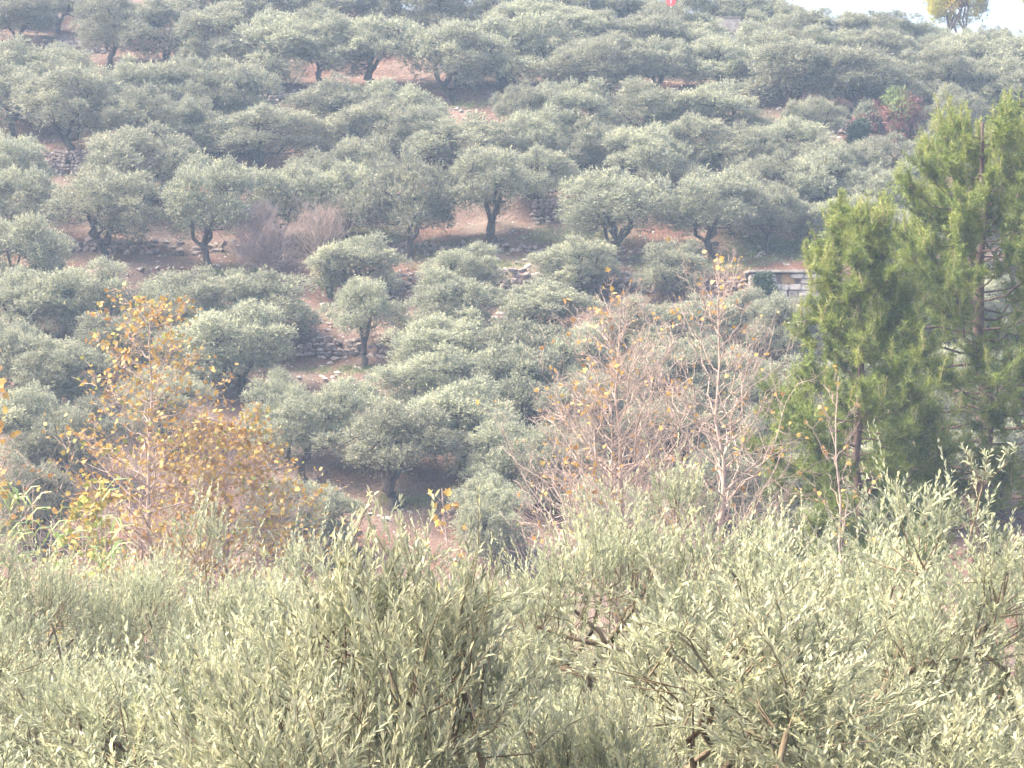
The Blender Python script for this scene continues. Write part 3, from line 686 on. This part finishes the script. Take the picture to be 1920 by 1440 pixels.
b, H = stand(1842, 196, 60)
pine('pine_tree', b, H, 3.9, 'tall bright green pine with bare lower trunk at the right edge', 51, z0=.34, nbr=116, ntuft=44000, up=.12, p=.66, lean=(.0, 0), r0=.27,
     extra=[(.30, 2.6, 3.0), (.31, 0.4, 3.0), (.34, 3.5, 2.6), (.27, 5.6, 2.6), (.29, 1.2, 2.4)])
b, H = stand(1612, 366, 57)
pine('pine_tree', b, H, 2.7, 'shorter slender pine with two pointed tops left of the tall pine', 52, z0=.28, nbr=86, ntuft=30000, up=.18, p=.80, r0=.15, lean=(.0, 0))

# the pine on the ridge, many-stemmed and round-headed
def ridge_pine(base, H, R, label, seed, low):
    rng = np.random.default_rng(seed)
    e = empty('pine_tree', base, label, 'pine tree', 'pines')
    tb = Tubes(); cl = []
    for i in range(70):
        v = nrm(rng.normal(size=3)); v = v * rng.uniform(.55, 1) ** .5
        cl.append(np.array([v[0] * R, v[1] * R, low + (H - low) * (.5 + .5 * v[2])]))
    cl = np.array(cl)
    fork = np.array([0, 0, low * .35]); tb.add(curve((0, 0, -.4), fork, 5, rng, .03), np.linspace(.22, .15, 5), 7)
    for k in range(7):
        th = k * .9; mid = np.array([math.cos(th) * R * .35, math.sin(th) * R * .35, low + (H - low) * .35])
        tb.add(curve(fork, mid, 6, rng, .04), np.linspace(.10, .05, 6), 5)
        for c in cl[k::7]: tb.add(curve(mid, c, 4, rng, .04), np.linspace(.04, .012, 4), 4)
    n = 64; ci = np.repeat(np.arange(len(cl)), n)
    d = nrm(rng.normal(size=(len(ci), 3)) + (0, 0, .3)); P = cl[ci] + d * (R * .27 * rng.uniform(.2, 1, len(ci)) ** .5)[:, None]
    V, F, T = tufts(P, nrm(d + (0, 0, .5)), rng, 9, .18, .024, rng.normal(.58, .2, len(cl))[ci])
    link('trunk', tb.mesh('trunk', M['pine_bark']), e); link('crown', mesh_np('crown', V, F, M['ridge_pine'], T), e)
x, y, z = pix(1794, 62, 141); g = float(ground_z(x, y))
ridge_pine((x, y, g), (HOR + 62) / FPX * 141 - g, 1.95, 'round-headed pine tinted sunlit gold, with several stems on the skyline', 61, (HOR - 46) / FPX * 141 - g)
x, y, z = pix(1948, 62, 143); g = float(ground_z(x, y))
ridge_pine((x, y, g), (HOR + 70) / FPX * 143 - g, 1.35, 'pine tinted sunlit gold on the skyline, cut by the right edge', 62, (HOR - 12) / FPX * 143 - g)

# ------------------------------------------------------------------ shrubs of the upper right
def shrub(name, cx, ty, by, w, mats, label, seed, cat='shrub', ncl=26, spr=90, group='shrubs on the hillside', D=None):
    rng = np.random.default_rng(seed)
    if D is None: x, D, z = ray_ground(cx, by)
    else: x, z = (cx - 960) / FPX * D, float(ground_z((cx - 960) / FPX * D, D))
    h = (by - ty) * D / FPX; R = w * D / FPX / 2
    e = empty(name, (x, D, z), label, cat, group)
    cl = np.array([[rng.normal(0, .42) * R, rng.normal(0, .42) * R, h * rng.uniform(.1, .92)] for _ in range(ncl)])
    cl[:, :2] *= (1.05 - .5 * cl[:, 2:] / h)
    tb = Tubes()
    for c in cl[:12]: tb.add(curve((0, 0, -.1), c, 4, rng, .04), np.linspace(.04, .008, 4), 4)
    link('trunk', tb.mesh('trunk', M['bark']), e)
    per = np.array_split(rng.permutation(ncl), len(mats))
    for mi, m in enumerate(mats):
        c = cl[per[mi]]; ci = np.repeat(np.arange(len(c)), spr)
        d = nrm(rng.normal(size=(len(ci), 3)) + (0, 0, .4)); P = c[ci] + d * (R * .40 * rng.uniform(.2, 1, len(ci)) ** .5)[:, None]
        V, F, T = leaves_from_sprigs(P, nrm(d + (0, 0, .5)), np.full(len(ci), .22), 6, .11, .045, rng, np.clip(rng.normal(.5, .2, len(c)), 0, 1)[ci])
        link('crown', mesh_np('crown', V, F, M[m], T), e)
    return e
shrub('red_shrub', 1690, 178, 268, 100, ['redshrub', 'redshrub', 'greenshrub'], 'rust-red and green shrub on the hillside behind the tall pine', 71)
shrub('red_shrub', 1632, 192, 262, 60, ['redshrub', 'olive'], 'small dull red shrub left of the rust-red one', 72)
shrub('evergreen_shrub', 1608, 232, 322, 46, ['cypress'], 'narrow dark green evergreen shrub below the small red shrub', 73, ncl=30)
shrub('evergreen_shrub', 1432, 520, 566, 34, ['cypress'], 'small dark evergreen shrub in front of the stone cistern', 74, ncl=22)
shrub('dry_shrub', 620, 470, 560, 90, ['greenshrub', 'olive'], 'low yellowish-green shrub below the bare fan-shaped shrub', 75, ncl=18, spr=50)
shrub('dark_shrub', 1250, 2, 40, 34, ['cypress'], 'dark round bush under the red sign on the ridge', 76, D=137)

# ------------------------------------------------------------------ reeds at the left edge
def reeds(cx, top, D, n, label, seed, half=.8):
    rng = np.random.default_rng(seed); b, H = stand(cx, top, D)
    e = empty('reed_clump', b, label, 'reeds', 'reeds at the left edge')
    for i in range(n):
        x, y = rng.normal(0, half * .5), rng.normal(0, .4); h = H * rng.uniform(.82, 1.0)
        tb = Tubes(); pts = curve((x, y, 0), (x + rng.normal(0, .25), y + rng.normal(0, .2), h), 6, rng, .006); tb.add(pts, np.linspace(.014, .006, 6), 4)
        st = link('stalk', tb.mesh('stalk', M['plane_bark'] if i % 3 == 0 else M['reed']), e)
        Vs, Fs, Ts, k = [], [], [], 0
        for j in range(13):
            t = rng.uniform(.45, 1.0); s = np.array([np.interp(t * 5, np.arange(6), pts[:, c]) for c in range(3)])
            th = rng.choice([0, math.pi]) + rng.normal(0, .7); L = rng.uniform(.4, .75); o = np.array([math.cos(th), math.sin(th), 0]); sd = np.array([-o[1], o[0], .3]); sd /= np.linalg.norm(sd)
            cs = [s + o * L * a + np.array([0, 0, L * zz]) for a, zz in ((0, 0), (.3, .35), (.62, .38), (.9, .02))]
            ws = (.018, .026, .02, .002)
            Vs += [c + sd * w_ for c, w_ in zip(cs, ws)] + [c - sd * w_ for c, w_ in zip(cs, ws)]
            for a in range(3): Fs.append((k + a, k + a + 1, k + a + 5, k + a + 4))
            Ts += [rng.uniform(0, 1)] * 8; k += 8
        link('leaves', mesh_np('leaves', np.array(Vs), np.array(Fs), M['reed'], np.array(Ts)), st)
reeds(10, 905, 40, 9, 'tall green reeds at the extreme left edge', 81)
reeds(68, 872, 40, 7, 'tallest green reed clump left of the yellow-green shrub', 82, .5)
reeds(186, 900, 40, 5, 'thin reed clump in front of the golden plane tree', 83, .4)

# ------------------------------------------------------------------ stones
def hull_mesh(name, rng, n=13, mat='stone', flat=.7):
    bm = bmesh.new()
    for _ in range(n):
        v = nrm(rng.normal(size=3)); v = np.sign(v) * np.abs(v) ** .75
        bm.verts.new(v * np.array([.5, .42, .5 * flat]) * rng.uniform(.85, 1.1))
    r = bmesh.ops.convex_hull(bm, input=bm.verts)
    bmesh.ops.delete(bm, geom=[g for g in r['geom_interior'] if isinstance(g, bmesh.types.BMVert)], context='VERTS')
    bmesh.ops.bevel(bm, geom=bm.edges[:] , offset=.04, segments=1, affect='EDGES') if False else None
    me = bpy.data.meshes.new(name); bm.to_mesh(me); bm.free(); me.materials.append(M[mat]); return me
srng = np.random.default_rng(77)
STONES = [hull_mesh('stone', srng, 14, 'stone', .75) for _ in range(10)]
ROCKS = [hull_mesh('rock', srng, 14, 'pale_stone', .6) for _ in range(6)]

def riser_line(x, D0): 
    y = D0 - wob(np.asarray(x, float)); return y
def stone_wall(label, D0, px0, px1, h, size, seed, loose=.12, mats=STONES):
    """dry-stone facing against a terrace riser between two photo columns"""
    rng = np.random.default_rng(seed)
    x0, x1 = (px0 - 960) / FPX * D0, (px1 - 960) / FPX * D0
    xm = (x0 + x1) / 2; ym = float(riser_line(xm, D0)) - .30
    zm = float(ground_z(xm, ym))
    e = empty('stone_wall', (xm, ym, zm), label, 'stone wall', 'dry-stone terrace walls')
    n = 0; z = 0.0
    while z < h and n < 300:
        ch = size * rng.uniform(.6, .95)
        x = x0 + rng.uniform(-size, 0)
        while x < x1 and n < 300:
            w = size * rng.uniform(.7, 1.7)
            top = h * (0.85 + .22 * math.sin(x * .9 + seed) + rng.normal(0, .06))
            if z < top and rng.uniform() > loose * .5:
                y = float(riser_line(x, D0)) - .22 - .12 * (1 - z / h) + rng.normal(0, .05)
                zz = float(ground_z(x, y - .15)) + z + ch * .42
                o = link('stone', mats[rng.integers(len(mats))], e, (x + w / 2 - xm, y - ym, zz - zm), (rng.normal(0, .25), rng.normal(0, .25), rng.normal(0, .35)))
                o.scale = (w * 1.05, w * rng.uniform(.8, 1.1), ch * 1.5); n += 1
            x += w * .93
        z += ch * .88
    return e
stone_wall('long dry-stone terrace wall below the main row, left stretch', 99.2, 720, 935, .85, .26, 1)
stone_wall('long dry-stone terrace wall below the main row, middle stretch', 99.2, 938, 1200, .85, .28, 2)
stone_wall('long dry-stone terrace wall below the main row, stretch by the cistern', 99.2, 1202, 1392, .75, .26, 3)
stone_wall('low stone wall between the left olive trunks, left of the thicket', 103.0, 115, 480, .55, .28, 4, .3)
stone_wall('low stone wall behind the big dark trunks, centre', 103.0, 690, 1010, .50, .26, 5, .5)
stone_wall('low stone wall behind the slender dark trunk, right of centre', 103.0, 1060, 1330, .55, .28, 6, .3)
stone_wall('rubble wall showing in the gap between two big olives', 106.8, 1000, 1105, 1.0, .22, 7)
stone_wall('rubble bank under the dark forked olive at far left', 112.4, 40, 175, 1.15, .22, 8)
stone_wall('grey stone wall left of the narrow evergreen shrub', 117.2, 1540, 1602, .7, .24, 9)
stone_wall('stone wall under the trees of the upper terrace, right', 122.6, 1370, 1465, .55, .26, 10, .3)
stone_wall('stony bank below the upper terrace, left of centre', 122.3, 486, 565, .6, .24, 11, .3)
stone_wall('rubble wall at the top left below the ridge', 132.0, 85, 190, .7, .26, 12, .2)
stone_wall('crumbled stone wall left of the lone olive in the clearing', 92.0, 560, 672, .75, .24, 13, .5)
stone_wall('scattered stone footing right of the lone olive in the clearing', 92.0, 696, 770, .45, .24, 14, .8)
stone_wall('low stone edge below the trees at the centre right', 112.4, 1380, 1440, .5, .26, 15, .3)

# rocks lying on the ground: pieces of the ground
rrng = np.random.default_rng(91)
AREAS = [(650, 705, 120, 14, 26), (620, 600, 40, 45, 26), (760, 560, 60, 12, 10), (300, 505, 160, 12, 18), (1000, 480, 200, 14, 22), (1440, 470, 90, 20, 14), (90, 385, 40, 16, 16), (90, 345, 40, 8, 6),
         (880, 205, 80, 6, 14), (520, 208, 40, 6, 10), (1440, 205, 60, 6, 8), (590, 900, 30, 14, 8), (690, 960, 80, 14, 12), (1580, 262, 30, 12, 10), (120, 80, 40, 10, 8), (75, 120, 30, 8, 8), (930, 600, 30, 16, 8), (1320, 565, 50, 14, 8), (1180, 530, 60, 10, 8)]
for ax_, ay_, aw, ah, n in AREAS:
    for _ in range(n):
        x, D, z = ray_ground(ax_ + rrng.normal(0, aw * .6), ay_ + rrng.normal(0, ah * .6))
        s = rrng.uniform(.12, .36)
        o = link('rock', ROCKS[rrng.integers(6)], GROUND, (x, D, z + s * .08), (rrng.normal(0, .3), rrng.normal(0, .3), rrng.uniform(0, 6.28))); o.scale = (s * 1.2, s, s * .8)

# gravel and small stones too many to count
def gravel():
    rng = np.random.default_rng(95); n = 9000
    V0 = np.array([(-.5, -.4, 0), (.45, -.5, 0), (.5, .42, 0), (-.42, .5, 0), (-.2, -.1, .4), (.25, .15, .34)])
    F0 = np.array([(0, 1, 4), (1, 5, 4), (1, 2, 5), (2, 3, 5), (3, 4, 5), (3, 0, 4)])
    x = rng.uniform(-32, 32, n); y = rng.uniform(72, 138, n)
    s = rng.uniform(.04, .13, n) * np.where(rng.uniform(size=n) < .08, 1.8, 1); th = rng.uniform(0, 6.28, n)
    z = ground_z(x, y)
    c, sn = np.cos(th), np.sin(th)
    vx = (V0[None, :, 0] * c[:, None] - V0[None, :, 1] * sn[:, None]) * s[:, None] + x[:, None]
    vy = (V0[None, :, 0] * sn[:, None] + V0[None, :, 1] * c[:, None]) * s[:, None] + y[:, None]
    vz = V0[None, :, 2] * s[:, None] * 1.3 + z[:, None] - .01
    V = np.stack([vx, vy, vz], -1).reshape(-1, 3); F = (np.arange(n)[:, None, None] * 6 + F0[None]).reshape(-1, 3)
    tag(link('gravel', mesh_np('gravel', V, F, M['pale_stone'])), 'small pale stones strewn over the terraces', 'gravel', kind='stuff')
gravel()

def grass():
    rng = np.random.default_rng(96); P = []
    for gx, gy, gw, gh in GREEN:
        for _ in range(int(gw * gh * .16) + 60):
            x, D, z = ray_ground(gx + rng.normal(0, gw * .55), gy + rng.normal(0, gh * .55)); P.append((x, D, z))
    for _ in range(7000):
        x = rng.uniform(-30, 30); y = rng.uniform(74, 134); P.append((x, y, float(ground_z(x, y))))
    P = np.array(P); P = np.repeat(P, 7, 0); P[:, :2] += rng.normal(0, .10, (len(P), 2)); n = len(P)
    d = nrm(rng.normal(0, .45, (n, 3)) + (0, 0, 1)); s = nrm(np.cross(d, rng.normal(size=(n, 3)))); h = rng.uniform(.07, .20, n)[:, None]
    V = np.stack([P - s * .012 - (0, 0, .02), P + s * .012 - (0, 0, .02), P + d * h], 1).reshape(-1, 3)
    T = np.repeat(np.clip(rng.normal(.5, .28, n), 0, 1), 3)
    tag(link('grass', mesh_np('grass', V, np.arange(len(V)).reshape(-1, 3), M['grass'], T)), 'short green and straw grass tufts on the terraces', 'grass', kind='stuff')
grass()

# ------------------------------------------------------------------ the stone cistern with a flat slab roof
def box_mesh(name, sx, sy, sz, mat, bev=.02, jit=0.0, seed=0):
    bm = bmesh.new(); bmesh.ops.create_cube(bm, size=1)
    rng = random.Random(seed)
    for v in bm.verts:
        v.co = Vector((v.co.x * sx, v.co.y * sy, v.co.z * sz)) + Vector([rng.uniform(-jit, jit) for _ in range(3)])
    bmesh.ops.bevel(bm, geom=bm.edges[:], offset=bev, segments=2, affect='EDGES')
    me = bpy.data.meshes.new(name); bm.to_mesh(me); bm.free(); me.materials.append(M[mat]); return me
def cistern():
    Dc = 97.5; k = Dc / FPX
    x0, x1 = (1406 - 960) * k, (1556 - 960) * k
    ztop = (HOR - 505) * k; yb = Dc
    gz = min(float(ground_z(x0, yb)), float(ground_z(x1, yb))) - .1
    e = empty('stone_cistern', ((x0 + x1) / 2, yb, gz), 'low stone cistern with flat concrete slab roof left of the shorter pine', 'cistern')
    cx = (x0 + x1) / 2; W = x1 - x0
    H = ztop - gz
    link('slab', box_mesh('slab', W + .15, 2.6, .13, 'concrete', .03, .045, 3), e, (0, 1.1, H - .08), (0, .012, 0))
    link('back_wall', box_mesh('back_wall', W - .1, 2.1, H - .19, 'stone', .02, .02, 4), e, (0, 1.25, (H - .19) / 2))
    rng = random.Random(4)
    z = 0.0; row = 0
    while z < H - .22:
        ch = min(.24 + rng.uniform(-.03, .04), H - .18 - z)
        if ch < .07: break
        x = -W / 2
        low = z < H - .62
        while x < W / 2 - .05:
            w = min(rng.uniform(.32, .62), W / 2 - x)
            if w > .1 and not (not low and -.35 < x + w / 2 < .25):
                yy = (-.18 if low else .05) + rng.uniform(-.02, .02)
                link('stone_block', box_mesh('stone_block', w - .02, .34, ch - .015, 'pale_stone', .03, .03, rng.randint(0, 999)), e, (x + w / 2, yy, z + ch / 2))
            x += w
        z += ch; row += 1
    link('ochre_panel', box_mesh('ochre_panel', .55, .12, .40, 'ochre', .01, .0, 3), e, (-.05, .15, H - .39))
    link('grey_block', box_mesh('grey_block', .42, .4, .50, 'concrete', .03, .02, 9), e, (W / 2 - .45, -.30, H - .62))
cistern()

# ------------------------------------------------------------------ red sign and pale block on the ridge
def sign():
    D = 128.0; k = D / FPX; x = (1258 - 960) * k; zc = (HOR - 2) * k; g = float(ground_z(x, D)); r = 9 * k
    e = empty('round_sign', (x, D, g), 'round red sign on a thin pale post on the ridge', 'sign')
    bm = bmesh.new(); bmesh.ops.create_cone(bm, cap_ends=True, segments=32, radius1=r, radius2=r, depth=.03)
    bmesh.ops.rotate(bm, verts=bm.verts, matrix=Matrix.Rotation(math.radians(90), 3, 'X'))
    me = bpy.data.meshes.new('sign_plate'); bm.to_mesh(me); bm.free(); me.materials.append(M['sign_red']); link('sign_plate', me, e, (0, 0, zc - g))
    tb = Tubes(); tb.add(np.array([(0, .05, -.3), (0, .05, (zc - g) * .5), (0, .05, zc - g + r)]), (.025, .025, .025), 8); link('post', tb.mesh('post', M['sign_pale']), e)
    link('pale_stripe', box_mesh('pale_stripe', .045, .012, r * 1.5, 'sign_pale', .003), e, (0, -.024, zc - g + r * .2))
sign()
def block():
    D = 127.5; k = D / FPX; x = (1366 - 960) * k; g = float(ground_z(x, D)); zt = (HOR - 33) * k
    e = empty('concrete_wall', (x, D, g), 'pale concrete wall end among the ridge olives', 'wall')
    link('wall', box_mesh('wall', 44 * k, .35, zt - g, 'concrete', .02, .02, 5), e, (0, 0, (zt - g) / 2 - .05)); link('coping', box_mesh('coping', 46 * k, .42, .06, 'concrete', .01, .01, 6), e, (0, 0, zt - g - .01))
block()

# ------------------------------------------------------------------ a tall forked shoot standing out of the broad near olive
def tall_shoot():
    rng = np.random.default_rng(44); D = 16.2; par = near_objs[5]
    P0 = np.array(pix(1820, 1000, D)); P1 = np.array(pix(1842, 912, D)); A = np.array(pix(1812, 852, D)); B = np.array(pix(1905, 845, D)); Cc = np.array(pix(1850, 862, D))
    tb = Tubes(); tb.add(curve(P0, P1, 4, rng, .02), np.linspace(.008, .006, 4), 4)
    Ps, Ds, Ls = [], [], []
    for q in (A, B, Cc):
        c = curve(P1, q, 4, rng, .04); tb.add(c, np.linspace(.005, .002, 4), 4)
        for t in np.linspace(.1, .95, 6):
            s = P1 * (1 - t) + q * t; Ps.append(s); Ds.append(nrm(nrm(q - P1) + rng.normal(0, .4, 3))); Ls.append(.09)
    V, F, T = leaves_from_sprigs(np.array(Ps), np.array(Ds), np.array(Ls), 8, .055, .014, rng, np.full(len(Ps), .6), True)
    V = np.concatenate([V]); inv = None
    bpy.context.view_layer.update()
    inv = par.matrix_world.inverted()
    for nm, me in (('shoot_stem', tb.mesh('shoot_stem', M['bark_near'])), ('shoot_leaves', mesh_np('shoot_leaves', V, F, M['olive_near'], T))):
        me.transform(inv); link(nm, me, par)
tall_shoot()

# ------------------------------------------------------------------ haze
def haze():
    x0, x1, y0, y1, z0, z1 = -70, 70, -8, 176, -16, 45
    bm = bmesh.new(); bmesh.ops.create_cube(bm, size=1)
    for v in bm.verts: v.co = Vector(((x0 + x1) / 2 + v.co.x * (x1 - x0), (y0 + y1) / 2 + v.co.y * (y1 - y0), (z0 + z1) / 2 + v.co.z * (z1 - z0)))
    me = bpy.data.meshes.new('haze'); bm.to_mesh(me); bm.free()
    m, nt, out = new_mat('haze_air'); v = nt.nodes.new('ShaderNodeVolumePrincipled')
    v.inputs['Color'].default_value = (0.52, 0.72, 1.0, 1); v.inputs['Density'].default_value = HAZE; v.inputs['Anisotropy'].default_value = 0.0
    nt.links.new(v.outputs['Volume'], out.inputs['Volume']); me.materials.append(m)
    o = link('haze', me); tag(o, 'thin pale blue haze over the valley', 'haze', kind='stuff')
if HAZE > 0: haze()
